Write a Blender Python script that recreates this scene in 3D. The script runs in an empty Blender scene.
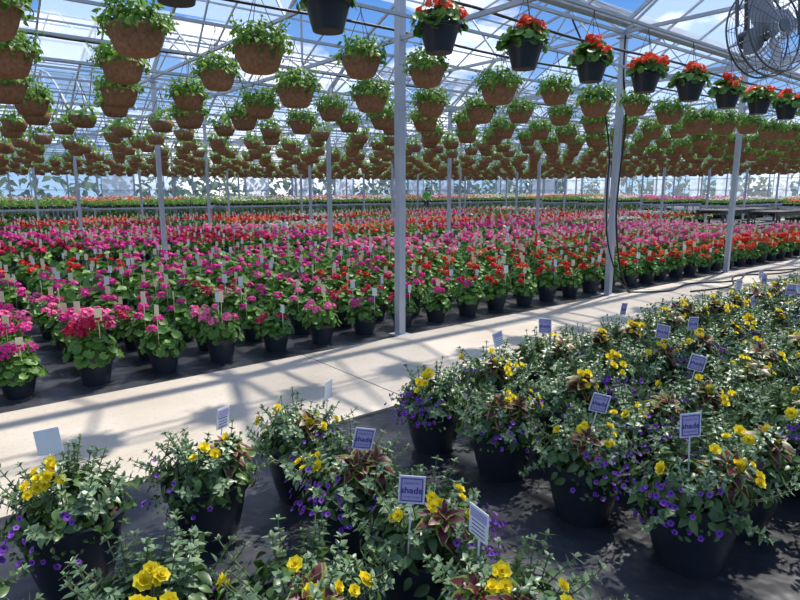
import bpy, math, random
import numpy as np
from mathutils import Vector, Matrix
rng=np.random.default_rng(7); random.seed(7)
SC=bpy.context.scene
try:
    SC.view_settings.view_transform='Standard'
except Exception as ex: print(ex)
def link(o):
    SC.collection.objects.link(o); return o
# ---------------------------------------------------------------- mesh builder
class MB:
    def __init__(s): s.V=[];s.T=[];s.M=[];s.U=[];s.S=[];s.n=0
    def add(s,tpl,mats,mi,smooth=True):
        v,t,u=tpl; mats=np.asarray(mats,float)
        if mats.ndim==2: mats=mats[None]
        N=len(mats)
        if N==0: return
        vh=np.c_[v,np.ones(len(v))]
        W=np.einsum('nij,kj->nki',mats,vh)[:,:,:3].reshape(-1,3)
        off=(np.arange(N)*len(v))[:,None,None]+s.n
        T=(t[None]+off).reshape(-1,3)
        s.V.append(W);s.T.append(T);s.M.append(np.full(len(T),mi));s.S.append(np.full(len(T),smooth))
        s.U.append(np.tile(u,(N,1))); s.n+=len(W)
    def raw(s,v,t,mi,smooth=False,u=None):
        v=np.asarray(v,float); t=np.asarray(t,int)
        if u is None: u=np.zeros((len(v),2))
        s.add((v,t,u),np.eye(4),mi,smooth)
    def beam(s,p0,p1,w,h,mi,up=(0,0,1)):
        p0=np.array(p0,float);p1=np.array(p1,float);d=p1-p0;d/=np.linalg.norm(d)
        up=np.array(up,float)
        if abs(d@up)>.98: up=np.array((0,1.,0))
        x=np.cross(d,up);x/=np.linalg.norm(x);z=np.cross(x,d)
        vs=[]
        for p in (p0,p1):
            for a,b in ((-1,-1),(1,-1),(1,1),(-1,1)): vs.append(p+x*a*w/2+z*b*h/2)
        q=[(0,1,2,3),(7,6,5,4),(0,4,5,1),(1,5,6,2),(2,6,7,3),(3,7,4,0)]
        t=[]
        for a,b,c,d_ in q: t+=[(a,b,c),(a,c,d_)]
        s.raw(vs,t,mi)
    def box(s,c,dx,dy,dz,mi):
        s.beam((c[0]-dx/2,c[1],c[2]),(c[0]+dx/2,c[1],c[2]),dy,dz,mi)
    def tube(s,pts,r,mi,seg=6,closed=False):
        P=np.array(pts,float);n=len(P)
        if closed: D=np.roll(P,-1,0)-np.roll(P,1,0)
        else: D=np.gradient(P,axis=0)
        D/=np.linalg.norm(D,axis=1)[:,None]
        ref=np.array((0.13,.27,.95))
        if np.max(np.abs(D@ref))>.97: ref=np.array((1.,.1,0))
        X=np.cross(D,ref);X/=np.linalg.norm(X,axis=1)[:,None];Z=np.cross(X,D)
        a=np.linspace(0,2*math.pi,seg,endpoint=False)
        rr=np.full(n,r) if np.isscalar(r) else np.array(r)
        V=P[:,None]+rr[:,None,None]*(X[:,None]*np.cos(a)[None,:,None]+Z[:,None]*np.sin(a)[None,:,None])
        t=[]
        m=n if closed else n-1
        for i in range(m):
            for j in range(seg):
                A=i*seg+j;B=i*seg+(j+1)%seg;C=((i+1)%n)*seg+(j+1)%seg;E=((i+1)%n)*seg+j
                t+=[(A,B,C),(A,C,E)]
        s.raw(V.reshape(-1,3),t,mi,True)
    def mesh(s,name,mats):
        V=np.concatenate(s.V);T=np.concatenate(s.T);M=np.concatenate(s.M);S=np.concatenate(s.S);U=np.concatenate(s.U)
        me=bpy.data.meshes.new(name)
        me.from_pydata(V.tolist(),[],T.tolist())
        for m in mats: me.materials.append(m)
        me.polygons.foreach_set('material_index',M.astype(np.int32))
        me.polygons.foreach_set('use_smooth',S.astype(bool))
        uv=me.uv_layers.new(name='UVMap')
        uv.data.foreach_set('uv',U[T.reshape(-1)].astype(np.float32).ravel())
        me.update()
        return me
    def obj(s,name,mats,loc=(0,0,0)):
        o=bpy.data.objects.new(name,s.mesh(name,mats)); o.location=loc; return link(o)
def nrm(a): return a/np.maximum(np.linalg.norm(a,axis=-1,keepdims=True),1e-9)
def frames(pos,fwd,up,sc):
    pos=np.atleast_2d(pos).astype(float);N=len(pos)
    f=nrm(np.broadcast_to(np.asarray(fwd,float),(N,3)));u=np.broadcast_to(np.asarray(up,float),(N,3))
    x=nrm(np.cross(f,u)+1e-6);z=np.cross(x,f)
    sc=np.broadcast_to(np.asarray(sc,float),(N,))[:,None]
    M=np.zeros((N,4,4));M[:,:3,0]=x*sc;M[:,:3,1]=f*sc;M[:,:3,2]=z*sc;M[:,:3,3]=pos;M[:,3,3]=1
    return M
def T4(x,y,z): 
    m=np.eye(4);m[:3,3]=(x,y,z);return m
# ---------------------------------------------------------------- templates
def leaf_tpl(w=.5,rows=5,fold=.25,droop=.25,serr=0,pw=.75):
    V=[];U=[];T=[]
    for i in range(rows+1):
        v=i/rows
        ww=w/2*math.sin(math.pi*min(1,max(.03,v))**pw)**.8 if v<1 else .01
        if serr and 0<i<rows: ww*=1+serr*(1 if i%2 else -1)
        z=-droop*v*v
        for k,sx in enumerate((-1,0,1)):
            V.append((sx*ww,v,z+(fold*ww if sx else 0)));U.append((.5+.5*sx,v))
    for i in range(rows):
        for k in (0,1):
            a=i*3+k;T+=[(a,a+1,a+4),(a,a+4,a+3)]
    return np.array(V),np.array(T),np.array(U)
def round_leaf(seg=14,cup=.18,scal=.09,rings=(.5,1.0)):
    V=[(0,.0,0)];U=[(0,0)];T=[]
    for ri,r in enumerate(rings):
        for i in range(seg):
            a=2*math.pi*i/seg-math.pi/2
            notch=.45 if i==0 else 1
            rr=r*(1+(scal if i%2 else -scal)*(ri>0))*notch
            V.append((rr*math.cos(a),rr*math.sin(a)+.0,cup*r*r+(.06 if i%2 else -.04)*(ri>0)));U.append((r,i/seg))
    for i in range(seg): T.append((0,1+i,1+(i+1)%seg))
    for ri in range(len(rings)-1):
        o=1+ri*seg
        for i in range(seg):
            a=o+i;b=o+(i+1)%seg;c=b+seg;d=a+seg;T+=[(a,d,c),(a,c,b)]
    return np.array(V),np.array(T),np.array(U)
def merge(parts):
    V=[];T=[];U=[];n=0
    for (v,t,u),M in parts:
        vh=np.c_[v,np.ones(len(v))]@np.asarray(M).T
        V.append(vh[:,:3]);T.append(t+n);U.append(u);n+=len(v)
    return np.concatenate(V),np.concatenate(T),np.concatenate(U)
def flower(n,tilt,w,tpl=None,r0=0,sc=1,z=0,ph=0):
    out=[]
    p=tpl or petal
    for i in range(n):
        a=2*math.pi*i/n+ph
        f=np.array((math.cos(a)*math.cos(tilt),math.sin(a)*math.cos(tilt),math.sin(tilt)))
        u=np.array((-math.cos(a)*math.sin(tilt),-math.sin(a)*math.sin(tilt),math.cos(tilt)))
        M=frames((math.cos(a)*r0,math.sin(a)*r0,z),f,u,sc)[0]
        M[:3,0]*=w
        out.append((p,M))
    return out
petal=leaf_tpl(.95,3,.2,-.12,pw=1.25)
petal_lo=(np.array([(0,0,0),(-.45,.6,.05),(0,1,0),(.45,.6,.05)]),np.array([(0,3,2),(0,2,1)]),np.array([(.5,0),(0,.6),(.5,1),(1,.6)],float))
floret=merge(flower(5,.25,1.0,petal_lo))
double=merge(flower(7,.12,1.0)+flower(6,.55,1.0,sc=.8,z=.08,ph=.4)+flower(5,.95,1.0,sc=.6,z=.12,ph=.9)+flower(4,1.25,1.1,sc=.42,z=.15))
def trumpet():
    V=[(0,0,-.35)];U=[(0,0)];T=[];s=10
    for r,z in ((.3,-.05),(1,.12)):
        for i in range(s):
            a=2*math.pi*i/s;rr=r*(1 if (i%2==0 or r<.5) else .8)
            V.append((rr*math.cos(a),rr*math.sin(a),z));U.append((r,0))
    for i in range(s):
        T.append((0,1+i,1+(i+1)%s));a=1+i;b=1+(i+1)%s;T+=[(a,a+s,b+s),(a,b+s,b)]
    return np.array(V),np.array(T),np.array(U)
trump=trumpet()
lf_small=leaf_tpl(.55,4,.25,.2)
lf_fill=leaf_tpl(.6,4,.3,.3)
lf_coleus=leaf_tpl(.68,8,.25,.35,serr=.07)
lf_round=round_leaf()
lf_round_lo=round_leaf(7,.2,.0,(1.0,))
lf_lo=leaf_tpl(.65,2,.3,.3)
def lathe(pieces,seg=28):
    V=[];T=[];n=0
    for prof in pieces:
        for r,z in prof:
            for i in range(seg):
                a=2*math.pi*i/seg;V.append((r*math.cos(a),r*math.sin(a),z))
        for k in range(len(prof)-1):
            for i in range(seg):
                a=n+k*seg+i;b=n+k*seg+(i+1)%seg;T+=[(a,b,b+seg),(a,b+seg,a+seg)]
        n+=len(prof)*seg
    return np.array(V),np.array(T),np.array([(v[2],0) for v in V])
# ---------------------------------------------------------------- materials
def newmat(name):
    m=bpy.data.materials.new(name);m.use_nodes=True;nt=m.node_tree;nt.nodes.clear()
    return m,nt,nt.nodes,nt.links,nt.nodes.new('ShaderNodeOutputMaterial')
def mixcol(nt,fac,a,b):
    n=nt.nodes.new('ShaderNodeMix');n.data_type='RGBA'
    if hasattr(fac,'is_linked'): nt.links.new(fac,n.inputs[0])
    else: n.inputs[0].default_value=fac
    for i,c in ((6,a),(7,b)):
        if hasattr(c,'is_linked'): nt.links.new(c,n.inputs[i])
        else: n.inputs[i].default_value=(*c,1)
    return n.outputs[2]
def noise(nt,scale,detail=3,coord='Object',vec=None):
    t=nt.nodes.new('ShaderNodeTexCoord');n=nt.nodes.new('ShaderNodeTexNoise');n.inputs['Scale'].default_value=scale;n.inputs['Detail'].default_value=detail
    nt.links.new(vec or t.outputs[coord],n.inputs['Vector']);return n.outputs[0]
def ramp(nt,src,a,b):
    n=nt.nodes.new('ShaderNodeMapRange');n.inputs[1].default_value=a;n.inputs[2].default_value=b;nt.links.new(src,n.inputs[0]);return n.outputs[0]
def leafmat(name,c1,c2,rough=.5,trans=.25,edge=None,edge_r=None,spec=.4):
    m,nt,N,L,out=newmat(name)
    g=N.new('ShaderNodeNewGeometry');col=mixcol(nt,g.outputs['Random Per Island'],c1,c2)
    if edge is not None or edge_r is not None:
        uv=N.new('ShaderNodeUVMap');sp=N.new('ShaderNodeSeparateXYZ');L.new(uv.outputs[0],sp.inputs[0])
        if edge is not None:
            ma=N.new('ShaderNodeMath');ma.operation='SUBTRACT';L.new(sp.outputs[0],ma.inputs[0]);ma.inputs[1].default_value=.5
            ab=N.new('ShaderNodeMath');ab.operation='ABSOLUTE';L.new(ma.outputs[0],ab.inputs[0])
            nz=N.new('ShaderNodeMath');nz.operation='MULTIPLY_ADD';L.new(noise(nt,90,2),nz.inputs[0]);nz.inputs[1].default_value=.35;L.new(ab.outputs[0],nz.inputs[2])
            col=mixcol(nt,ramp(nt,nz.outputs[0],.46,.56),col,edge)
        else:
            col=mixcol(nt,ramp(nt,sp.outputs[0],edge_r[0],edge_r[1]),edge_r[2],col)
    p=N.new('ShaderNodeBsdfPrincipled');L.new(col,p.inputs['Base Color']);p.inputs['Roughness'].default_value=rough;p.inputs['Specular IOR Level'].default_value=spec
    if trans>0:
        t=N.new('ShaderNodeBsdfTranslucent');L.new(col,t.inputs[0]);mx=N.new('ShaderNodeMixShader');mx.inputs[0].default_value=trans
        L.new(p.outputs[0],mx.inputs[1]);L.new(t.outputs[0],mx.inputs[2]);L.new(mx.outputs[0],out.inputs[0])
    else: L.new(p.outputs[0],out.inputs[0])
    return m
def simple(name,c,rough=.5,metal=0,c2=None,ns=8,bump=0,detail=4):
    m,nt,N,L,out=newmat(name);p=N.new('ShaderNodeBsdfPrincipled')
    nz=noise(nt,ns,detail)
    L.new(mixcol(nt,ramp(nt,nz,.3,.7),c,c2 or tuple(x*.8 for x in c)),p.inputs['Base Color'])
    p.inputs['Roughness'].default_value=rough;p.inputs['Metallic'].default_value=metal
    if bump:
        b=N.new('ShaderNodeBump');b.inputs['Strength'].default_value=bump;b.inputs['Distance'].default_value=.01;L.new(nz,b.inputs['Height']);L.new(b.outputs[0],p.inputs['Normal'])
    L.new(p.outputs[0],out.inputs[0]);return m
M_pot=simple('black_plastic',(.018,.023,.030),.33,0,(.026,.032,.042),5)
M_soil=simple('soil',(.03,.018,.01),.9,0,(.05,.03,.02),60,.6)
M_grey=leafmat('greygreen_leaf',(.10,.18,.075),(.27,.37,.19),.36,.2,spec=.6)
M_fill=leafmat('green_leaf',(.035,.085,.02),(.11,.20,.045),.36,.25,spec=.5)
M_cole=leafmat('coleus_leaf',(.08,.010,.018),(.15,.022,.03),.4,.2,edge=(.22,.30,.05))
M_yel=leafmat('yellow_petal',(.90,.70,.01),(.98,.86,.05),.5,.3)
M_pur=leafmat('purple_petal',(.15,.03,.36),(.30,.08,.55),.5,.3,edge_r=(.2,.45,(.04,.01,.12)))
M_stem=simple('stem',(.12,.16,.06),.6)
M_ger=leafmat('geranium_leaf',(.05,.15,.02),(.19,.36,.06),.45,.3)
M_bask=leafmat('basket_leaf',(.10,.24,.03),(.28,.46,.07),.45,.45)
PET={}
for k,a,b in (('magenta',(.72,.02,.25),(.93,.09,.45)),('red',(.62,.01,.012),(.88,.03,.03)),('coral',(.9,.09,.03),(.97,.2,.08)),('pink',(.90,.12,.36),(.97,.30,.52)),('crimson',(.50,.01,.05),(.72,.02,.12)),('white',(.8,.66,.64),(.9,.82,.8)),('green',(.1,.2,.04),(.2,.32,.08))):
    PET[k]=leafmat(k+'_petal',a,b,.55,.35)
M_cream=simple('cream_tag',(.84,.70,.38),.5,0,(.88,.80,.56),3)
M_white=simple('white_tag',(.80,.80,.78),.45,0,(.86,.86,.86),3)
M_lav=simple('lavender_tag',(.42,.37,.60),.45,0,(.52,.47,.70),20)
M_vio=simple('violet_ink',(.10,.05,.26),.5)
M_coco=simple('coco_liner',(.22,.10,.05),.9,0,(.38,.20,.10),35,.8)
M_steel=simple('galvanised_steel',(.50,.52,.55),.45,.25,(.41,.44,.48),4)
M_frame=simple('painted_roof_steel',(.50,.53,.56),.5,.1,(.42,.45,.49),4)
M_wire=simple('dark_wire',(.06,.06,.06),.5,.5)
M_hose=simple('black_rubber',(.012,.012,.014),.4)
M_alu=simple('painted_kick_board',(.30,.34,.30),.5,.0,(.22,.26,.22),3)
def concrete():
    m,nt,N,L,out=newmat('concrete');p=N.new('ShaderNodeBsdfPrincipled')
    a=noise(nt,1.3,6);b=noise(nt,40,4)
    c=mixcol(nt,ramp(nt,a,.35,.65),(.44,.375,.295),(.53,.465,.375));c=mixcol(nt,ramp(nt,b,.55,.8),c,(.38,.32,.25))
    L.new(c,p.inputs['Base Color']);p.inputs['Roughness'].default_value=.7
    bu=N.new('ShaderNodeBump');bu.inputs['Strength'].default_value=.25;bu.inputs['Distance'].default_value=.004;L.new(b,bu.inputs['Height']);L.new(bu.outputs[0],p.inputs['Normal'])
    L.new(p.outputs[0],out.inputs[0]);return m
def fabric():
    m,nt,N,L,out=newmat('ground_fabric');p=N.new('ShaderNodeBsdfPrincipled')
    a=noise(nt,1.1,6);b=noise(nt,14,5)
    c=mixcol(nt,ramp(nt,a,.35,.7),(.018,.020,.024),(.045,.047,.054));c=mixcol(nt,ramp(nt,b,.6,.8),c,(.09,.09,.09))
    L.new(c,p.inputs['Base Color']);L.new(ramp(nt,a,-.25,1.6),p.inputs['Roughness'])
    tc=N.new('ShaderNodeTexCoord');ck=N.new('ShaderNodeTexChecker');ck.inputs['Scale'].default_value=160;L.new(tc.outputs['Object'],ck.inputs[0])
    bu=N.new('ShaderNodeBump');bu.inputs['Strength'].default_value=.2;bu.inputs['Distance'].default_value=.003;L.new(ck.outputs[1],bu.inputs['Height'])
    bu2=N.new('ShaderNodeBump');bu2.inputs['Strength'].default_value=.9;bu2.inputs['Distance'].default_value=.06;L.new(noise(nt,3,3),bu2.inputs['Height']);L.new(bu.outputs[0],bu2.inputs['Normal'])
    L.new(bu2.outputs[0],p.inputs['Normal']);L.new(p.outputs[0],out.inputs[0]);return m
def rooffilm(name,clear=.985,milky=.72,pan=1.0375,col=(.85,.92,1.0),lo=.55,hi=.66):
    m,nt,N,L,out=newmat(name)
    tc=N.new('ShaderNodeTexCoord');sp=N.new('ShaderNodeSeparateXYZ');L.new(tc.outputs['Object'],sp.inputs[0])
    def fl(o,s):
        a=N.new('ShaderNodeMath');a.operation='DIVIDE';L.new(o,a.inputs[0]);a.inputs[1].default_value=s
        b=N.new('ShaderNodeMath');b.operation='FLOOR';L.new(a.outputs[0],b.inputs[0]);return b.outputs[0]
    cb=N.new('ShaderNodeCombineXYZ');L.new(fl(sp.outputs[0],pan*2),cb.inputs[0]);L.new(fl(sp.outputs[1],1.3),cb.inputs[1])
    wn=N.new('ShaderNodeTexWhiteNoise');L.new(cb.outputs[0],wn.inputs[0])
    f=N.new('ShaderNodeMapRange');L.new(wn.outputs[0],f.inputs[0]);f.inputs[1].default_value=lo;f.inputs[2].default_value=hi;f.inputs[3].default_value=1-clear;f.inputs[4].default_value=1-milky
    tr=N.new('ShaderNodeBsdfTransparent');tl=N.new('ShaderNodeBsdfTranslucent');tl.inputs[0].default_value=(*col,1)
    mx=N.new('ShaderNodeMixShader');L.new(f.outputs[0],mx.inputs[0]);L.new(tr.outputs[0],mx.inputs[1]);L.new(tl.outputs[0],mx.inputs[2]);L.new(mx.outputs[0],out.inputs[0]);return m
M_roof=rooffilm('roof_film');M_wall=rooffilm('wall_film',.8,.35)
# ---------------------------------------------------------------- text
def text_tpl(s,size,off=0):
    cu=bpy.data.curves.new('t','FONT');cu.body=s;cu.size=size;cu.align_x='CENTER';cu.resolution_u=2;cu.offset=off
    ob=link(bpy.data.objects.new('t',cu));dg=bpy.context.evaluated_depsgraph_get()
    me=bpy.data.meshes.new_from_object(ob.evaluated_get(dg));me.calc_loop_triangles()
    V=np.array([(v.co.x,0,v.co.y) for v in me.vertices]);T=np.array([tuple(t.vertices) for t in me.loop_triangles])
    bpy.data.objects.remove(ob);bpy.data.meshes.remove(me);bpy.data.curves.remove(cu)
    return V,T,np.zeros((len(V),2))
TX=text_tpl('shade',.032,.0008);TX2=text_tpl('plants for',.014);TX3=text_tpl('keep moist',.012)
def tag_mesh(kind):
    b=MB();h=.27
    b.beam((0,.004,-.06),(0,.004,h),.006,.003,0)
    w,hh=(.086,.098)
    b.box((0,0,h+.02),w,.002,hh,0)
    if kind==0:
        b.box((0,-.0013,h+.02),w*.91,.001,hh*.92,1)
        for dx,dz,ww,dd in ((0,.039,.07,.003),(0,-.039,.07,.003),(-.0335,0,.003,.081),(.0335,0,.003,.081)): b.box((dx,-.0022,h+.02+dz),ww,.001,dd,2)
        b.add(TX,T4(0,-.003,h+.008),2,False);b.add(TX2,T4(0,-.003,h+.040),2,False);b.add(TX3,T4(0,-.003,h-.008),2,False)
    elif kind==1:
        b.box((0,-.0016,h+.045),w*.85,.001,.03,1)
        for i in range(4): b.box((0,-.0016,h+.02-.013*i),w*.7,.001,.003,2)
    return b.mesh('plant_tag',[M_white,M_lav,M_vio])
TAGS=[tag_mesh(0),tag_mesh(1),tag_mesh(2)]
# ---------------------------------------------------------------- plants
def dome(r,c,R,H,N,s0,s1,jit=.45,thmax=1.75,inner=.6,az=None):
    a=r.uniform(0,2*math.pi,N) if az is None else r.normal(az[0],az[1],N)
    th=np.arccos(1-r.uniform(0,1,N)*(1-math.cos(thmax)))
    d=np.stack([np.sin(th)*np.cos(a),np.sin(th)*np.sin(a),np.cos(th)],1)
    k=r.uniform(inner,1,N)[:,None]
    pos=np.array(c)+d*k*np.array((R,R,H))
    nor=nrm(d+np.array((0,0,.5))+r.normal(0,jit,(N,3)))
    f=np.stack([np.cos(a),np.sin(a),np.full(N,-.15)],1)+r.normal(0,.5,(N,3))
    f=nrm(f-nor*np.sum(f*nor,1,keepdims=True))
    return pos,f,nor,r.uniform(s0,s1,N),d
POTB=lathe([[(.001,.0),(.12,0)],[(.12,0),(.145,.08),(.165,.17),(.175,.255)],[(.175,.255),(.192,.257)],[(.192,.257),(.196,.305)],[(.196,.305),(.18,.307)],[(.18,.307),(.172,.27)]])
SOILB=lathe([[(.174,.27),(.09,.285),(.001,.29)]],16)
POTG=lathe([[(.001,0),(.10,0)],[(.10,0),(.135,.17)],[(.135,.17),(.148,.172)],[(.148,.172),(.15,.21)],[(.15,.21),(.138,.21)],[(.138,.21),(.13,.185)]],20)
SOILG=lathe([[(.133,.185),(.001,.19)]],10)
def sprig(b,r,p0,az,elev,L,nodes,lsz,ml,ms):
    d=np.array((math.cos(az)*math.cos(elev),math.sin(az)*math.cos(elev),math.sin(elev)))
    p=np.array(p0,float);pts=[p.copy()];P=[];F=[];U=[];S=[];step=L/nodes
    bend=r.uniform(-.02,.13)
    for j in range(nodes):
        d=d+np.array((0,0,bend))+r.normal(0,.06,3);d/=np.linalg.norm(d);p=p+d*step;pts.append(p.copy())
        side=np.cross(d,(0,0,1));side/=np.linalg.norm(side)+1e-6;up2=np.cross(side,d)
        ax=side if j%2==0 else up2
        ax=ax+r.normal(0,.25,3)
        s=lsz*(1-.45*(j/nodes)**2)*r.uniform(.85,1.15)
        for sg in (-1,1):
            f=sg*ax+d*.45;P.append(p);F.append(f);U.append(d+np.array((0,0,.4)));S.append(s)
            f2=sg*(ax*.3+np.cross(d,ax))+d*.8
            P.append(p);F.append(f2);U.append(d+np.array((0,0,.3)));S.append(s*.65)
    for q in range(3):
        F.append(d+r.normal(0,.45,3));P.append(p);U.append(np.array((0.1,0.1,1)));S.append(lsz*.5)
    b.tube(pts,.0022,ms,4)
    b.add(lf_small,frames(np.array(P),np.array(F),np.array(U),np.array(S)),ml)
def planter(seed,cole=1,nyel=7,npur=45,spread=1.0,tall=1.0):
    r=np.random.default_rng(seed);b=MB()
    b.add(POTB,np.eye(4),0);b.add(SOILB,np.eye(4),1)
    p,f,n,s,d=dome(r,(0,0,.31),.235*spread,.145*tall,270,.035,.065,inner=.45,thmax=1.9)
    b.add(lf_fill,frames(p,f,n,s),3)
    for i in range(40):
        az=r.uniform(0,2*math.pi);el=r.uniform(-.1,1.35)
        rs=.06 if el>.3 else .13
        sprig(b,r,(math.cos(az)*rs,math.sin(az)*rs,.31),az,el,r.uniform(.15,.26)*(spread if el<.8 else tall),7,r.uniform(.034,.050),2,7)
    for q in range(cole):
        az=r.uniform(-2.8,-.2);c=np.array((math.cos(az)*.12,math.sin(az)*.12,.40*tall+.03))
        tl=np.array((math.cos(az)*.5,math.sin(az)*.5,1.));tl/=np.linalg.norm(tl)
        X=np.cross(tl,(0,1,.1));X/=np.linalg.norm(X);Y=np.cross(tl,X)
        for lay,(nn,el,sz) in enumerate(((7,-.1,.10),(6,.25,.09),(5,.6,.07),(4,1.0,.045))):
            a=np.arange(nn)*2*math.pi/nn+r.uniform(0,6)+r.normal(0,.2,nn)
            R_=np.cos(a)[:,None]*X+np.sin(a)[:,None]*Y
            F=R_*math.cos(el)+tl*math.sin(el);Un=-R_*math.sin(el)+tl*math.cos(el)
            b.add(lf_coleus,frames(c+F*.01+tl*(.014*lay),F,Un,sz*r.uniform(.8,1.1,nn)),4)
        b.tube([(c[0],c[1],.29),(c[0],c[1],c[2]+.03)],.005,7,5)
    for g_ in range(max(1,nyel//4+1)):
        ca=r.uniform(-3.0,-.1);cr=r.uniform(.08,.22)*spread
        for i in range(int(r.integers(2,6))):
            az=ca+r.normal(0,.25);rad=cr+r.uniform(-.04,.04);z=.545*tall-rad*.55+r.uniform(-.02,.03)
            pt=np.array((math.cos(az)*rad,math.sin(az)*rad,z));up=nrm(np.array((math.cos(az)*.8,math.sin(az)*.8,.8))+r.normal(0,.35,3))
            sc=r.uniform(.017,.031)
            b.add(double,frames(pt,np.cross(up,(0.3,.2,.1)),up,sc),5)
            b.tube([(pt[0]*.5,pt[1]*.5,.32),pt-up*.004],.002,7,4)
    pa=-math.pi/2+r.uniform(-.9,.9)
    a=r.normal(pa,.65,120);rad=r.uniform(.12,.25,120);z=.37-(rad-.12)*.8-r.uniform(0,.06,120)
    P=np.stack([np.cos(a)*rad,np.sin(a)*rad,z],1);nn=nrm(np.stack([np.cos(a),np.sin(a),np.full(120,.6)],1)+r.normal(0,.3,(120,3)))
    b.add(lf_small,frames(P,nrm(r.normal(0,1,(120,3))+nn*.2),nn,r.uniform(.018,.03,120)),3)
    npur=int(npur*.72)
    a=r.normal(pa,.42,npur);t=r.uniform(.15,1,npur);rad=.19+.085*np.sin(t*2.2)+r.normal(0,.014,npur);z=.45-.21*t+r.normal(0,.012,npur)
    P=np.stack([np.cos(a)*rad,np.sin(a)*rad,z],1);nn=nrm(np.stack([np.cos(a),np.sin(a),np.full(npur,.6)],1)+r.normal(0,.4,(npur,3)))
    b.add(trump,frames(P,np.cross(nn,(.2,.1,.9)),nn,r.uniform(.010,.015,npur)),6)
    return b.mesh('mixed_flower_planter',[M_pot,M_soil,M_grey,M_fill,M_cole,M_yel,M_pur,M_stem])
PL=[planter(11,0,9,40),planter(12,2,6,14),planter(13,1,13,40),planter(14,3,5,60),planter(15,1,9,65),planter(16,2,4,22),planter(17,1,8,50,1.1),planter(18,0,9,75),planter(19,1,8,16),planter(20,1,4,6)]
FA=-math.radians(39)
def put_planter(s,n,v,rot,tag=None,tagrot=0,tilt=0,tx=0,ty=0,sc=1):
    o=bpy.data.objects.new('mixed_flower_planter',PL[v]);o.location=(s,n,0);o.rotation_euler=(0,0,FA+rot);o.scale=(sc,sc,sc);link(o)
    if tag is not None:
        t=bpy.data.objects.new('plant_tag',TAGS[tag]);t.parent=o;t.location=(tx,ty,.29);t.rotation_euler=(tilt*.5,tilt,tagrot-rot);link(t)
    return o
put_planter(.37,2.57,0,.1,2,.3,-.12,-.03,.02,1.06)
put_planter(.92,2.55,1,.2,1,1.2,.1,.06,0)
put_planter(1.46,2.63,2,.0,2,1.25,.08,.13,0)
put_planter(1.40,2.07,3,-.3,0,.25,.2,.03,-.10)
put_planter(1.36,1.53,4,.5,0,-.05,.05,-.13,-.10,1.04)
put_planter(1.28,1.04,5,.2,1,-1.0,.05,-.08,.10,1.03)
put_planter(.80,1.47,6,-.1,None,0,0,0,0,1.05)
put_planter(.42,1.72,7,.6,None,0,0,0,0,1.05)
put_planter(-.12,2.08,1,.4,2,.1,.0,0,0)
put_planter(2.41,2.64,7,-.5,None)
put_planter(2.47,2.13,5,.9,None)
put_planter(2.44,1.57,4,-.2,0,-.1,.2,.0,.08)
put_planter(2.48,1.06,6,.1,0,.1,-.05,-.02,.0,1.08)
for i in range(1,22):
    for j in range(0,10):
        s=2.45+.53*i;n=2.64-.53*j
        if .629*s+.777*n<1.6 : continue
        jx,jy=rng.uniform(-.04,.04,2)
        put_planter(s+jx,n+jy,int(rng.choice([0,1,2,3,4,5,6,7,8,8,9,9])),rng.uniform(-.9,.9),*( (int(rng.choice([0,0,0,1])),rng.uniform(-.6,.8),rng.uniform(-.2,.2),rng.uniform(-.1,.1),rng.uniform(-.05,.1)) if rng.random()<.5 else (None,0,0,0,0)),rng.uniform(.98,1.12))
# geraniums
def geranium(seed,lo=False,b=None,off=(0,0),nflow=None,big=1):
    r=np.random.default_rng(seed);own=b is None
    b=b or MB()
    O=T4(off[0],off[1],0)
    if not lo:
        b.add(POTG,O,0);b.add(SOILG,O,1)
        p,f,n,s,d=dome(r,(off[0],off[1],.21),.195,.20,170,.026,.046,jit=.35,inner=.45)
        b.add(lf_round,frames(p,f,n,s),2)
        nf=nflow or r.integers(2,6)
    else:
        b.add(POTG_LO,O,0)
        p,f,n,s,d=dome(r,(off[0],off[1],.22),.21,.19,40,.05,.075,jit=.35,inner=.5)
        b.add(lf_round_lo,frames(p,f,n,s),2)
        nf=int(r.integers(1,5)) if nflow is None else int(r.integers(nflow-2,nflow+2))
    for i in range(nf):
        az=r.uniform(0,6.28);rad=r.uniform(.02,.18);c=np.array((off[0]+math.cos(az)*rad,off[1]+math.sin(az)*rad,.47-rad*.5+r.uniform(-.04,.05)))
        R=r.uniform(.030,.050)*big
        if not lo:
            b.tube([(off[0]+math.cos(az)*rad*.4,off[1]+math.sin(az)*rad*.4,.22),c],.003,5,4)
            p,f,n,s,d=dome(r,c,R,R*.8,28,.015,.021,jit=.15,thmax=2.2,inner=.9)
            b.add(floret,frames(p,f,d,s),3)
        else:
            p,f,n,s,d=dome(r,c,R*1.05,R*.85,9,.026,.036,jit=.15,thmax=2.0,inner=.9)
            b.add(floret_lo,frames(p,f,d,s),3)
    if r.random()<.85:
        x,y=off[0]+r.uniform(-.08,.08),off[1]+r.uniform(-.12,.0);h=r.uniform(.50,.60)
        mi=4 if r.random()<.7 else 6
        b.beam((x,y,.2),(x,y,h),.005,.003,mi,(0,1,0));a=r.uniform(.1,.9)+.2
        ca,sa=math.cos(-a),math.sin(-a);w=.026
        b.beam((x-ca*w,y-sa*w,h),(x+ca*w,y+sa*w,h),.0025,.095,mi)
    if own: return b.mesh('potted_geranium',[M_pot,M_soil,M_ger,PET['magenta'],M_cream,M_stem,M_white])
POTG_LO=lathe([[(.10,0),(.148,.19),(.15,.21),(.05,.2)]],9)
floret_lo=(np.array([(0,0,.15),(1,0,0),(.31,.95,0),(-.81,.59,0),(-.81,-.59,0),(.31,-.95,0)]),np.array([(0,1,2),(0,2,3),(0,3,4),(0,4,5),(0,5,1)]),np.zeros((6,2)))
def recol(me,idx,mat):
    m=me.copy();m.materials[idx]=mat;return m
NFL=(2,4,3,2,5,9,8)
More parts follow.
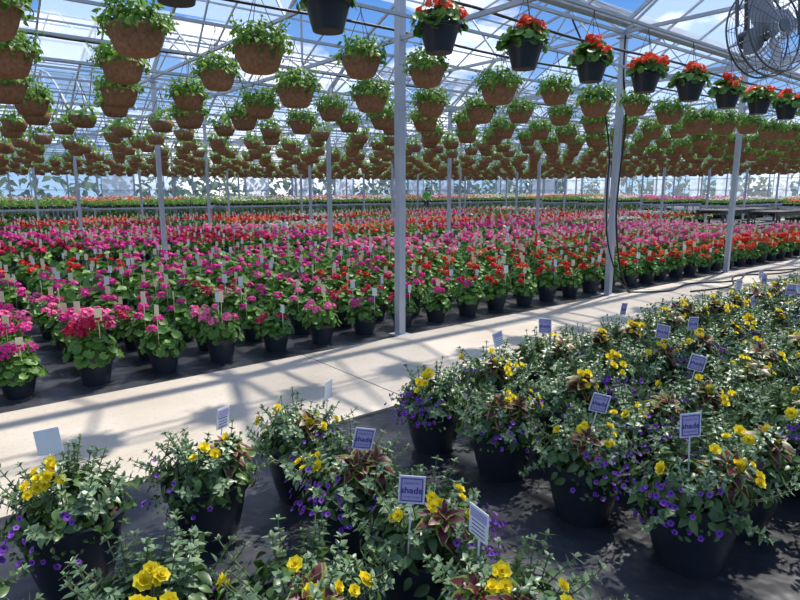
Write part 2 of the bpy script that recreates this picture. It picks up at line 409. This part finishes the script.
GV=[geranium(100+i,nflow=NFL[i],big=(1.1,1,1.2,.9,1,1.3,1.2)[i]) for i in range(7)]
G={k:[recol(m,3,PET[k]) for m in GV] for k in ('magenta','red','coral','pink','crimson','white')}
def patch(seed,nf=None):
    b=MB();r=np.random.default_rng(seed)
    for i in range(4):
        for j in range(4):
            geranium(int(r.integers(1e6)),True,b,((i-1.5)*.55+r.uniform(-.04,.04),(j-1.5)*.5+r.uniform(-.04,.04)),nf)
    return b.mesh('geranium_block',[M_pot,M_soil,M_ger,PET['magenta'],M_cream,M_stem,M_white])
PV=[patch(500),patch(501),patch(502,7),patch(503,9)]
PG={k:[recol(m,3,PET[k]) for m in PV] for k in ('magenta','red','coral','pink','crimson','green','white')}
def zone(s,n):
    q=rng.random()
    if n<8.2:
        if s<3.6: return 'magenta' if q<.75 else ('pink' if q<.88 else 'crimson')
        if s<6: return 'magenta' if q<.4 else ('red' if q<.75 else ('crimson' if q<.9 else 'pink'))
        if s<11: return 'red' if q<.7 else ('coral' if q<.93 else 'white')
        return ('coral' if q<.5 else 'red') if n<6.6 else ('pink' if q<.6 else 'magenta')
    if n<13:
        if n>9.8 and s>7: return 'magenta' if q<.5 else 'pink'
        if s<7: return 'magenta' if q<.5 else ('crimson' if q<.8 else 'red')
        return 'red' if q<.6 else 'pink'
    if n<21:
        if s<9: return 'magenta' if q<.6 else ('pink' if q<.8 else 'crimson')
        return 'magenta' if q<.3 else ('red' if q<.55 else ('pink' if q<.8 else ('coral' if q<.92 else 'white')))
    return 'crimson' if q<.3 else ('red' if q<.5 else ('green' if q<.7 else ('coral' if q<.8 else ('white' if q<.87 else 'magenta'))))
def empty(name,loc=(0,0,0)):
    e=bpy.data.objects.new(name,None);e.location=loc;e.empty_display_size=.2;return link(e)
bed=empty('potted_geranium_bed')
for j in range(6):
    for i in range(-3,46):
        s=1.08+.55*i+(.02 if j%2 else 0);n=5.38+.5*j
        dense=(s<1.3 and j<3)or(s>13 and rng.random()<.6)
        o=bpy.data.objects.new('potted_geranium',G[zone(s,n)][int(rng.integers(5,7) if dense else rng.integers(0,5))]);o.parent=bed
        o.location=(s+rng.uniform(-.03,.03),n+rng.uniform(-.03,.03),0);o.rotation_euler=(0,0,rng.uniform(-.6,.6));k=rng.uniform(.92,1.08);o.scale=(k,k,k*rng.uniform(.88,1.12));link(o)
for n0 in (9.1,11.1,14.6,16.6,18.6,22.6,24.6,26.6):
    for i in range(-1,15):
        s=-.5+2.2*i
        if n0<12 and s>23.5: continue
        dense=(9.8<n0<13 and s>6.5) or (n0>13 and rng.random()<(.8 if s<9 else .5))
        o=bpy.data.objects.new('geranium_block',PG[zone(s,n0)][int(rng.integers(2))+(2 if dense else 0)]);o.parent=bed;o.location=(s,n0,0)
        link(o)
def table():
    b=MB();L=2.6;W=1.1;H=.78
    for x in (-L/2+.08,L/2-.08):
        for y in (-W/2+.06,W/2-.06): b.beam((x,y,0),(x,y,H),.07,.07,0)
        b.beam((x,-W/2+.06,.25),(x,W/2-.06,.25),.05,.05,0)
    for y in (-W/2+.06,W/2-.06): b.beam((-L/2,y,.25),(L/2,y,.25),.05,.05,0);b.beam((-L/2,y,H-.07),(L/2,y,H-.07),.05,.1,0)
    for k in range(7): b.beam((-L/2,-W/2+.08+k*.157,H+.02),(L/2,-W/2+.08+k*.157,H+.02),.14,.035,0)
    return b.mesh('slatted_table',[simple('weathered_timber',(.06,.055,.05),.6,0,(.13,.12,.11),12)])
tb=table()
for s,n in ((25.6,8.9),(28.6,8.9),(25.6,10.8),(28.6,10.8),(31.6,8.9)):
    o=bpy.data.objects.new('slatted_table',tb);o.location=(s,n,0);link(o)
# benches with young plants
def bench(seed,kind,tall=1):
    b=MB();r=np.random.default_rng(seed);L=5.6;W=1.6;H=.75
    for x in (-L/2+.1,0,L/2-.1):
        for y in (-W/2+.08,W/2-.08): b.beam((x,y,0),(x,y,H-.04),.06,.06,0)
        b.beam((x,-W/2,H-.1),(x,W/2,H-.1),.05,.06,0)
    for y in (-W/2,W/2): b.beam((-L/2,y,H),(L/2,y,H),.04,.08,0)
    for x in (-L/2,L/2): b.beam((x,-W/2,H),(x,W/2,H),.04,.08,0)
    for k in range(9): b.beam((-L/2,-W/2+.1+k*.175,H),(L/2,-W/2+.1+k*.175,H),.05,.02,0)
    for i in range(16):
        for j in range(5):
            x=-L/2+.2+i*.345;y=-W/2+.18+j*.31;q=r.uniform(.8,1.7)*tall
            b.add(POTG_LO,T4(x,y,H+.01)@np.diag([.8,.8,.7,1]),1)
            p,f,n,s,d=dome(r,(x,y,H+.14),.15,.22*q,18,.07,.12,jit=.4,inner=.4,thmax=1.9);b.add(lf_lo,frames(p,f,n,s),2)
            if kind and r.random()<.8:
                p,f,n,s,d=dome(r,(x,y,H+.2),.13,.2*q,7,.035,.05,jit=.2,inner=.9,thmax=1);b.add(floret_lo,frames(p,f,d,s),3)
    for i in range(13):
        for y in (-.5,.45):
            x=-L/2+.35+i*.41;b.add(POTG_LO,T4(x,y,0),1)
            p,f,n,s,d=dome(r,(x,y,.2),.2,.25,18,.08,.12,jit=.4,inner=.4);b.add(lf_lo,frames(p,f,n,s),2)
    return b.mesh('plant_bench',[M_steel,M_pot,M_bask,PET['coral']])
B0,B1=bench(1,0,1.6),bench(2,1);B2=recol(B1,3,PET['white']);B3=recol(B1,3,PET['magenta'])
for r_,n in enumerate((30.6,33.4,35.8,39.2,42.2)):
    for i in range(-1,9):
        o=bpy.data.objects.new('plant_bench',[B0,B2,B0,B2,B3,B1][int(rng.integers(6))]);o.location=(3+6.2*i,n,0);link(o)
for i,(s,n) in enumerate(((37,8),(37,11),(37,15),(37,18.5),(43.5,8),(43.5,11),(43.5,15),(43.5,18.5),(50,10),(50,15),(37,23),(43.5,24),(37,26),(43.5,27))):
    o=bpy.data.objects.new('plant_bench',[B0,B1,B2,B3][i%4]);o.location=(s,n,0);link(o)
# ---------------------------------------------------------------- hanging baskets
BK=lathe([[(.001,0),(.10,.004),(.128,.02),(.155,.08),(.178,.155)],[(.178,.155),(.188,.158),(.186,.175),(.165,.17)]],20)
BK_LO=lathe([[(.001,0),(.12,.012),(.155,.08),(.185,.165),(.1,.165)]],9)
PT=lathe([[(.001,0),(.095,0)],[(.095,0),(.14,.16)],[(.14,.16),(.152,.165),(.152,.195),(.13,.19)]],18)
def hang(b,r,off=(0,0,0),lo=False,red=False):
    x,y,z=off
    b.add((BK_LO if lo else (PT if red else BK)),T4(x,y,z),0)
    if lo:
        p,f,n,s,d=dome(r,(x,y,z+.18),.23,.22,50,.07,.11,inner=.55,thmax=1.8);b.add(lf_lo,frames(p,f,n,s),1)
    elif not red:
        p,f,n,s,d=dome(r,(x,y,z+.175),.235,.20,360,.035,.065,inner=.5,thmax=1.78);b.add(lf_fill,frames(p,f,n,s),1)
        for q in range(20):
            az=r.uniform(0,6.28);sprig(b,r,(x+math.cos(az)*.1,y+math.sin(az)*.1,z+.2),az,r.uniform(-.2,1.3),r.uniform(.12,.20),5,.045,1,1)
    else:
        p,f,n,s,d=dome(r,(x,y,z+.19),.20,.15,150,.03,.05,inner=.5,thmax=1.8);b.add(lf_round,frames(p,f,n,s*.9),1)
        for q in range(15):
            az=r.uniform(0,6.28);ra=r.uniform(.02,.21);c=(x+math.cos(az)*ra,y+math.sin(az)*ra,z+.36-ra*.5+r.uniform(-.03,.04))
            p,f,n,s,d=dome(r,c,.038,.03,20,.015,.022,thmax=2.2,inner=.85);b.add(floret,frames(p,f,d,s),3)
    R=.15 if red else .185
    for k in range(3):
        a=2*math.pi*k/3+.5;b.beam((x+math.cos(a)*R,y+math.sin(a)*R,z+.17),(x,y,z+.58),.004 if not lo else .008,.004,2)
    b.beam((x,y,z+.57),(x,y,z+.61),.008,.008,2)
def hmesh(seed,red):
    b=MB();hang(b,np.random.default_rng(seed),red=red);return b.mesh('hanging_pot' if red else 'hanging_basket',[M_pot if red else M_coco,M_bask if not red else M_ger,M_wire,PET['coral']])
HB=[hmesh(30+i,False) for i in range(4)];HR=[hmesh(40+i,True) for i in range(3)]
ZP=3.07
RN=[4.25+1.3*k for k in range(30)]
for k in range(4):
    e=empty('hanging_basket_row')
    for i in range(-2,34):
        s=1.26+.86*i
        q=rng.uniform(.88,1.1)
        o=bpy.data.objects.new('hanging_basket',HB[int(rng.integers(4))]);o.parent=e
        o.location=(s+rng.uniform(-.09,.09)+.25*(k%3),RN[k],ZP-.625*q);o.rotation_euler=(0,0,rng.uniform(0,6.28));o.scale=(q,q,q);link(o)
e=empty('hanging_red_flower_row')
for i in range(-3,34):
    o=bpy.data.objects.new('hanging_pot',HR[i%3]);o.parent=e;o.location=(3.1+.94*i,3.38,3.2-.63);o.rotation_euler=(0,0,rng.uniform(0,6.28));link(o)
def lorow(seed):
    r=np.random.default_rng(seed);b=MB()
    for i in range(48):
        if r.random()<.06: continue
        hang(b,r,(i*.86+r.uniform(-.2,.2),r.uniform(-.02,.02),ZP-.63),True)
    return b.mesh('hanging_basket_row',[M_coco,M_bask,M_wire])
LR=[lorow(60+i) for i in range(5)]
for k in range(4,30):
    o=bpy.data.objects.new('hanging_basket_row',LR[k%5]);o.location=(-2+rng.uniform(0,.8)+.1*k,RN[k],0);link(o)
# ---------------------------------------------------------------- structure
NB=[5.1+7.95*k for k in range(-2,6)]
PS=[4.13+4.15*k for k in range(-4,15)]
S0,S1=PS[0],PS[-1];N0,N1=NB[0],NB[-1];EZ=3.95;RZ=5.7
pm=MB();pm.beam((0,0,0),(0,0,EZ-.1),.085,.085,0,(1,0,0));pm.box((0,0,.006),.18,.18,.012,0);pm.box((0,0,EZ-.2),.16,.16,.012,0)
pm=pm.mesh('steel_post',[M_steel])
for n in NB:
    for s in PS:
        o=bpy.data.objects.new('steel_post',pm);o.location=(s,n,0);link(o)
b=MB()
for n in NB:
    b.beam((S0,n,EZ),(S1,n,EZ),.14,.05,0)
    b.beam((S0,n,EZ-.13),(S1,n,EZ-.13),.04,.04,0)
US=[0,.1,.22,.36,.5,.64,.78,.9,1]
def prof(u): return EZ+(RZ-EZ)*(1-abs(2*u-1)**1.5)
for a in range(len(NB)-1):
    n0,n1=NB[a],NB[a+1]
    k=0;s=S0
    while s<=S1+.01:
        main=(k%4==0);w=.05 if main else .03
        for q in range(8): b.beam((s,n0+US[q]*7.95,prof(US[q])),(s,n0+US[q+1]*7.95,prof(US[q+1])),w,w,0)
        if main:
            b.beam((s,n0,EZ-.12),(s,n1,EZ-.12),.045,.045,0)
            pts=[(0,0),(.15,1),(.3,0),(.5,1),(.7,0),(.85,1),(1,0)]
            for (u0,t0),(u1,t1) in zip(pts,pts[1:]):
                b.beam((s,n0+u0*7.95,prof(u0) if t0 else EZ-.12),(s,n0+u1*7.95,prof(u1) if t1 else EZ-.12),.028,.028,0)
            b.beam((s,n0,ZP+.06),(s,n1,ZP+.06),.04,.04,0)
            for u in (.25,.5,.75): b.beam((s,n0+u*7.95,ZP+.06),(s,n0+u*7.95,EZ-.12),.022,.022,0)
        k+=1;s+=4.15/4
    for u in US[1:-1]: b.beam((S0,n0+u*7.95,prof(u)),(S1,n0+u*7.95,prof(u)),.03,.03,0)
b.obj('greenhouse_roof_frame',[M_frame])
b=MB()
for n in RN: b.beam((-6,n,ZP),(44,n,ZP),.026,.026,0)
b.beam((-6,3.38,3.2),(44,3.38,3.2),.026,.026,0)
b.obj('basket_support_pipes',[M_frame])
b=MB()
for a in range(len(NB)-1):
    n0=NB[a]
    for q in range(8):
        A,B=US[q],US[q+1];za,zb=prof(A)+.035,prof(B)+.035
        b.raw([(S0,n0+A*7.95,za),(S1,n0+A*7.95,za),(S1,n0+B*7.95,zb),(S0,n0+B*7.95,zb)],[(0,1,2),(0,2,3)],0)
b.obj('ceiling',[M_roof])
def wall(name,p0,p1):
    b=MB();p0=np.array(p0);p1=np.array(p1);L=np.linalg.norm(p1-p0);d=(p1-p0)/L
    q=[(*p0,.6),(*p1,.6),(*p1,EZ+.0),(*p0,EZ+.0)]
    b.raw(q,[(0,1,2),(0,2,3)],0)
    b.beam((*p0,.3),(*p1,.3),.08,.6,1)
    k=0.0
    while k<=L: 
        p=p0+d*k;b.beam((*p,.6),(*p,EZ),.05,.05,2);k+=L/round(L/2.07)
    for z in (1.6,2.7): b.beam((*p0,z),(*p1,z),.04,.04,2)
    b.obj(name,[M_wall,M_alu,M_steel])
wall('wall_far',(S0,N1+.15),(S1,N1+.15));wall('wall_right',(S1+.15,N0),(S1+.15,N1));wall('wall_left',(S0-.15,N0),(S0-.15,N1));wall('wall_back',(S0,N0-.15),(S1,N0-.15))
b=MB()
b.raw([(S0-60,N0-60,0),(S1+60,N0-60,0),(S1+60,N1+60,0),(S0-60,N1+60,0)],[(0,1,2),(0,2,3)],0);b.obj('floor',[fabric()])
b=MB();s=S0+.3
while s<S1-3:
    b.box((s+1.5,4.17,.008),2.988,1.66,.016,0);s+=3.0
M_conc=concrete()
b.obj('concrete_path',[M_conc])
for n in (12.6,20.5,28.3):
    b=MB();b.box((25,n,.006),66,.66,.010,0);b.obj('concrete_aisle',[M_conc])
b=MB();r=np.random.default_rng(5)
for sx in np.arange(-20,80,3.0):
    p,f,n,s,d=dome(r,(sx,N1+14,0),3.0,r.uniform(3,5.5),90,.6,1.1);b.add(lf_lo,frames(p,f,n,s),0)
for sy in np.arange(-10,60,3.0):
    p,f,n,s,d=dome(r,(S1+12,sy,0),3.0,r.uniform(3,5.5),90,.6,1.1);b.add(lf_lo,frames(p,f,n,s),0)
b.obj('tree_line',[M_fill])
# ---------------------------------------------------------------- fan
b=MB();R=.34
def ring(r_,y,t): 
    a=np.linspace(0,2*math.pi,40,endpoint=False);b.tube(np.stack([r_*np.cos(a),np.full(40,y),r_*np.sin(a)],1),t,0,5,True)
for y,rr in ((-.1,(R,)),(.1,(R,)),(0,(R+.01,))):
    for q in rr: ring(q,y,.008)
for q in np.linspace(.07,R-.03,8):
    ring(q,-.1-.03*(1-q/R),.0022);ring(q,.1+.03*(1-q/R),.0022)
for k in range(16):
    a=2*math.pi*k/16
    for sg in (-1,1): b.tube([(.05*math.cos(a),sg*.13,.05*math.sin(a)),(R*.6*math.cos(a),sg*.115,R*.6*math.sin(a)),(R*math.cos(a),sg*.1,R*math.sin(a))],.0025,0,4)
    b.tube([(R*math.cos(a),-.1,R*math.sin(a)),(R*math.cos(a),.1,R*math.sin(a))],.004,0,4)
for k in range(4):
    a=2*math.pi*k/4+.5;V=[];T=[]
    for i in range(6):
        rr=.05+.26*i/5;w=.07+.05*math.sin(math.pi*min(1,i/5*.9+.1))
        for j in (-1,0,1):
            aa=a+j*w/rr*.9 if i else a+j*.6
            V.append((rr*math.cos(aa),j*.035*(1.2-.1*i)+.005*(j==0),rr*math.sin(aa)))
    for i in range(5):
        for j in (0,1):
            q=i*3+j;T+=[(q,q+1,q+4),(q,q+4,q+3)]
    b.raw(V,T,1,True)
def cyl(y0,y1,r_,mi):
    a=np.linspace(0,2*math.pi,20,endpoint=False);V=[(r_*math.cos(t),y,r_*math.sin(t)) for y in (y0,y1) for t in a]+[(0,y0,0),(0,y1,0)];T=[]
    for i in range(20):
        j=(i+1)%20;T+=[(i,j,j+20),(i,j+20,i+20),(40,j,i),(41,i+20,j+20)]
    b.raw(V,T,mi)
cyl(-.04,.04,.055,1);cyl(.04,.24,.07,2);cyl(-.135,-.125,.05,0)
b.beam((0,.2,.06),(0,.2,.55),.03,.03,2);b.beam((0,.2,.5),(0,.2,1.0),.04,.04,2)
b.beam((-R,0,0),(-R,0,.45),.02,.02,0);b.beam((R,0,0),(R,0,.45),.02,.02,0);b.beam((-R,0,.45),(R,0,.45),.03,.03,0);b.beam((0,0,.45),(0,.2,.45),.03,.03,0)
M_fan=simple('fan_wire',(.12,.13,.14),.45,.4);M_bl=simple('fan_blade',(.34,.35,.37),.5,.2)
fan=b.obj('circulation_fan',[M_fan,M_bl,M_hose],(5.5,2.11,2.85));fan.rotation_euler=(math.radians(-6),0,FA+.35)
b=MB();b.beam((5.6,-2.85,EZ-.05),(5.6,5.1,EZ-.05),.05,.05,0);b.obj('fan_cross_pipe',[M_frame])
# ---------------------------------------------------------------- hoses
def smooth(pts,k=8):
    P=np.array(pts,float);out=[]
    for i in range(len(P)-1):
        p0=P[max(i-1,0)];p1=P[i];p2=P[i+1];p3=P[min(i+2,len(P)-1)]
        for t in np.linspace(0,1,k,endpoint=False): out.append(.5*((2*p1)+(p2-p0)*t+(2*p0-5*p1+4*p2-p3)*t*t+(3*p1-p0-3*p2+p3)*t**3))
    out.append(P[-1]);return out
b=MB()
b.tube(smooth([(8.6,4.95,.03),(9.2,4.6,.03),(10.2,4.75,.03),(11.2,4.4,.03),(12.6,4.7,.03),(14,4.3,.03),(16,4.6,.03),(19,4.5,.03)]),.014,0,7)
b.tube(smooth([(9.4,4.35,.03),(10.5,4.2,.03),(11.8,4.65,.03),(13,4.25,.03),(15,4.35,.03),(18,4.2,.03)]),.014,0,7)
b.tube(smooth([(8.15,5.0,3.75),(8.0,4.9,3.2),(8.25,4.97,2.6),(8.2,4.98,1.8),(8.05,4.9,1.2),(8.3,4.95,.5),(8.6,4.95,.03)]),.014,0,7)
b.tube(smooth([(6.9,5.0,3.75),(7.4,4.9,3.0),(7.75,4.9,2.2),(7.8,4.92,1.6),(7.85,4.9,.9),(8.2,4.9,.3),(8.6,4.9,.03)]),.012,0,7)
b.obj('garden_hose',[M_hose])
b=MB()
for n,z in ((4.4,3.35),(5.7,3.4),(8.3,3.4)):
    pts=[]
    for s in np.arange(-6,44,.7): pts.append((s,n+.02*math.sin(s),z-.05*abs(math.sin(s*.75))))
    b.tube(pts,.016,0,5)
b.obj('irrigation_line',[M_hose])
# ---------------------------------------------------------------- person
def person(loc,heading):
    V=[];E=[];Rr=[]
    def v(p,r,par=None):
        V.append(p);Rr.append(r);i=len(V)-1
        if par is not None:E.append((par,i))
        return i
    pel=v((0,0,.95),(.15,.11));wa=v((0,0,1.08),(.14,.10),pel);ch=v((0,.0,1.28),(.17,.12),wa);sh=v((0,0,1.41),(.14,.09),ch);nk=v((0,0,1.49),(.055,.055),sh)
    h1=v((0,-.01,1.56),(.07,.08),nk);h2=v((0,-.01,1.64),(.078,.095),h1);v((0,0,1.70),(.055,.07),h2)
    v((0,-.115,1.61),(.012,.012),h2)
    for sg in (-1,1):
        v((sg*.088,0,1.62),(.012,.02),h2)
        hp=v((sg*.1,0,.88),(.09,.09),pel);kn=v((sg*.11,-.02,.5),(.06,.065),hp);an=v((sg*.11,.02,.09),(.04,.04),kn);v((sg*.12,-.14,.035),(.04,.03),an)
        s1=v((sg*.19,0,1.40),(.065,.06),sh);el=v((sg*.25,.02,1.13),(.042,.042),s1);wr=v((sg*.24,-.18,.98),(.028,.028),el);pa=v((sg*.235,-.25,.96),(.035,.018),wr)
        for k,(dx,L) in enumerate(((-.03,.07),(-.01,.08),(.01,.075),(.03,.06))):
            a_=v((sg*.235+dx,-.29,.955),(.009,.009),pa);v((sg*.235+dx,-.29-L*.8,.93),(.008,.008),a_)
        t_=v((sg*.235-sg*.045,-.23,.96),(.01,.01),wr);v((sg*.235-sg*.06,-.27,.95),(.009,.009),t_)
    me=bpy.data.meshes.new('person');me.from_pydata(V,E,[]);o=link(bpy.data.objects.new('person',me))
    m=o.modifiers.new('Skin','SKIN')
    for i,r in enumerate(Rr): me.skin_vertices[0].data[i].radius=r
    me.skin_vertices[0].data[0].use_root=True
    o.modifiers.new('Sub','SUBSURF').levels=1;o.modifiers['Sub'].render_levels=1
    mt,nt,N,L,out=newmat('clothes_and_skin');tc=N.new('ShaderNodeTexCoord');sp=N.new('ShaderNodeSeparateXYZ');L.new(tc.outputs['Object'],sp.inputs[0])
    skin=(.5,.27,.17);c=mixcol(nt,ramp(nt,sp.outputs[2],.955,.965),(.03,.04,.08),(.08,.55,.06))
    c=mixcol(nt,ramp(nt,sp.outputs[2],1.46,1.465),c,skin)
    ab=N.new('ShaderNodeMath');ab.operation='LESS_THAN';L.new(sp.outputs[1],ab.inputs[0]);ab.inputs[1].default_value=-.15
    hz=N.new('ShaderNodeMath');hz.operation='GREATER_THAN';L.new(sp.outputs[2],hz.inputs[0]);hz.inputs[1].default_value=.5
    mm=N.new('ShaderNodeMath');mm.operation='MULTIPLY';L.new(ab.outputs[0],mm.inputs[0]);L.new(hz.outputs[0],mm.inputs[1])
    c=mixcol(nt,mm.outputs[0],c,skin)
    p=N.new('ShaderNodeBsdfPrincipled');p.inputs['Roughness'].default_value=.7;L.new(c,p.inputs['Base Color']);L.new(p.outputs[0],out.inputs[0]);me.materials.append(mt)
    hb=MB();hv=lathe([[(.088,-.03),(.094,.03),(.085,.07),(.05,.105),(.001,.115)]],14);hb.add(hv,T4(0,.015,1.63)@np.diag([.95,1.1,1,1]),0)
    eye=lathe([[(.001,-.01),(.01,0),(.001,.01)]],8)
    for sg in (-1,1): hb.add(eye,T4(sg*.03,-.10,1.635),1)
    hb.box((0,-.098,1.565),.045,.01,.009,2)
    ho=hb.obj('hair_and_face',[simple('hair',(.03,.02,.01),.7),simple('eye',(.02,.02,.02),.3),simple('lips',(.4,.12,.1),.5)]);ho.parent=o
    o.location=loc;o.rotation_euler=(0,0,heading)
person((25.2,28.5,.011),FA+.5)
# ---------------------------------------------------------------- light
w=bpy.data.worlds.new('sky');SC.world=w;w.use_nodes=True;nt=w.node_tree;nt.nodes.clear();N=nt.nodes;L=nt.links
out=N.new('ShaderNodeOutputWorld');bg=N.new('ShaderNodeBackground');tc=N.new('ShaderNodeTexCoord')
mp=N.new('ShaderNodeMapping');mp.inputs['Scale'].default_value=(1,1,2.8);L.new(tc.outputs['Generated'],mp.inputs[0])
nz=N.new('ShaderNodeTexNoise');nz.inputs['Scale'].default_value=3.4;nz.inputs['Detail'].default_value=8;L.new(mp.outputs[0],nz.inputs['Vector'])
sp=N.new('ShaderNodeSeparateXYZ');L.new(tc.outputs['Generated'],sp.inputs[0])
blue=mixcol(nt,ramp(nt,sp.outputs[2],.0,.30),(.38,.62,.92),(.07,.25,.70))
col=mixcol(nt,ramp(nt,nz.outputs[0],.52,.61),blue,(1.45,1.45,1.45))
L.new(col,bg.inputs[0]);bg.inputs[1].default_value=1.15;L.new(bg.outputs[0],out.inputs[0])
sl=bpy.data.lights.new('sun','SUN');sl.energy=5.8;sl.angle=math.radians(1.2);sl.color=(1,.95,.87)
so=link(bpy.data.objects.new('sun',sl));so.rotation_euler=Vector((-.55,-.10,-1.0)).to_track_quat('-Z','Y').to_euler();so.location=(0,0,20)
cd=bpy.data.cameras.new('camera');cd.lens=27;cd.sensor_width=36;cd.clip_end=400
co=link(bpy.data.objects.new('camera',cd));co.location=(0,0,1.6);co.rotation_euler=(math.radians(90-10.4),0,math.radians(-39));SC.camera=co
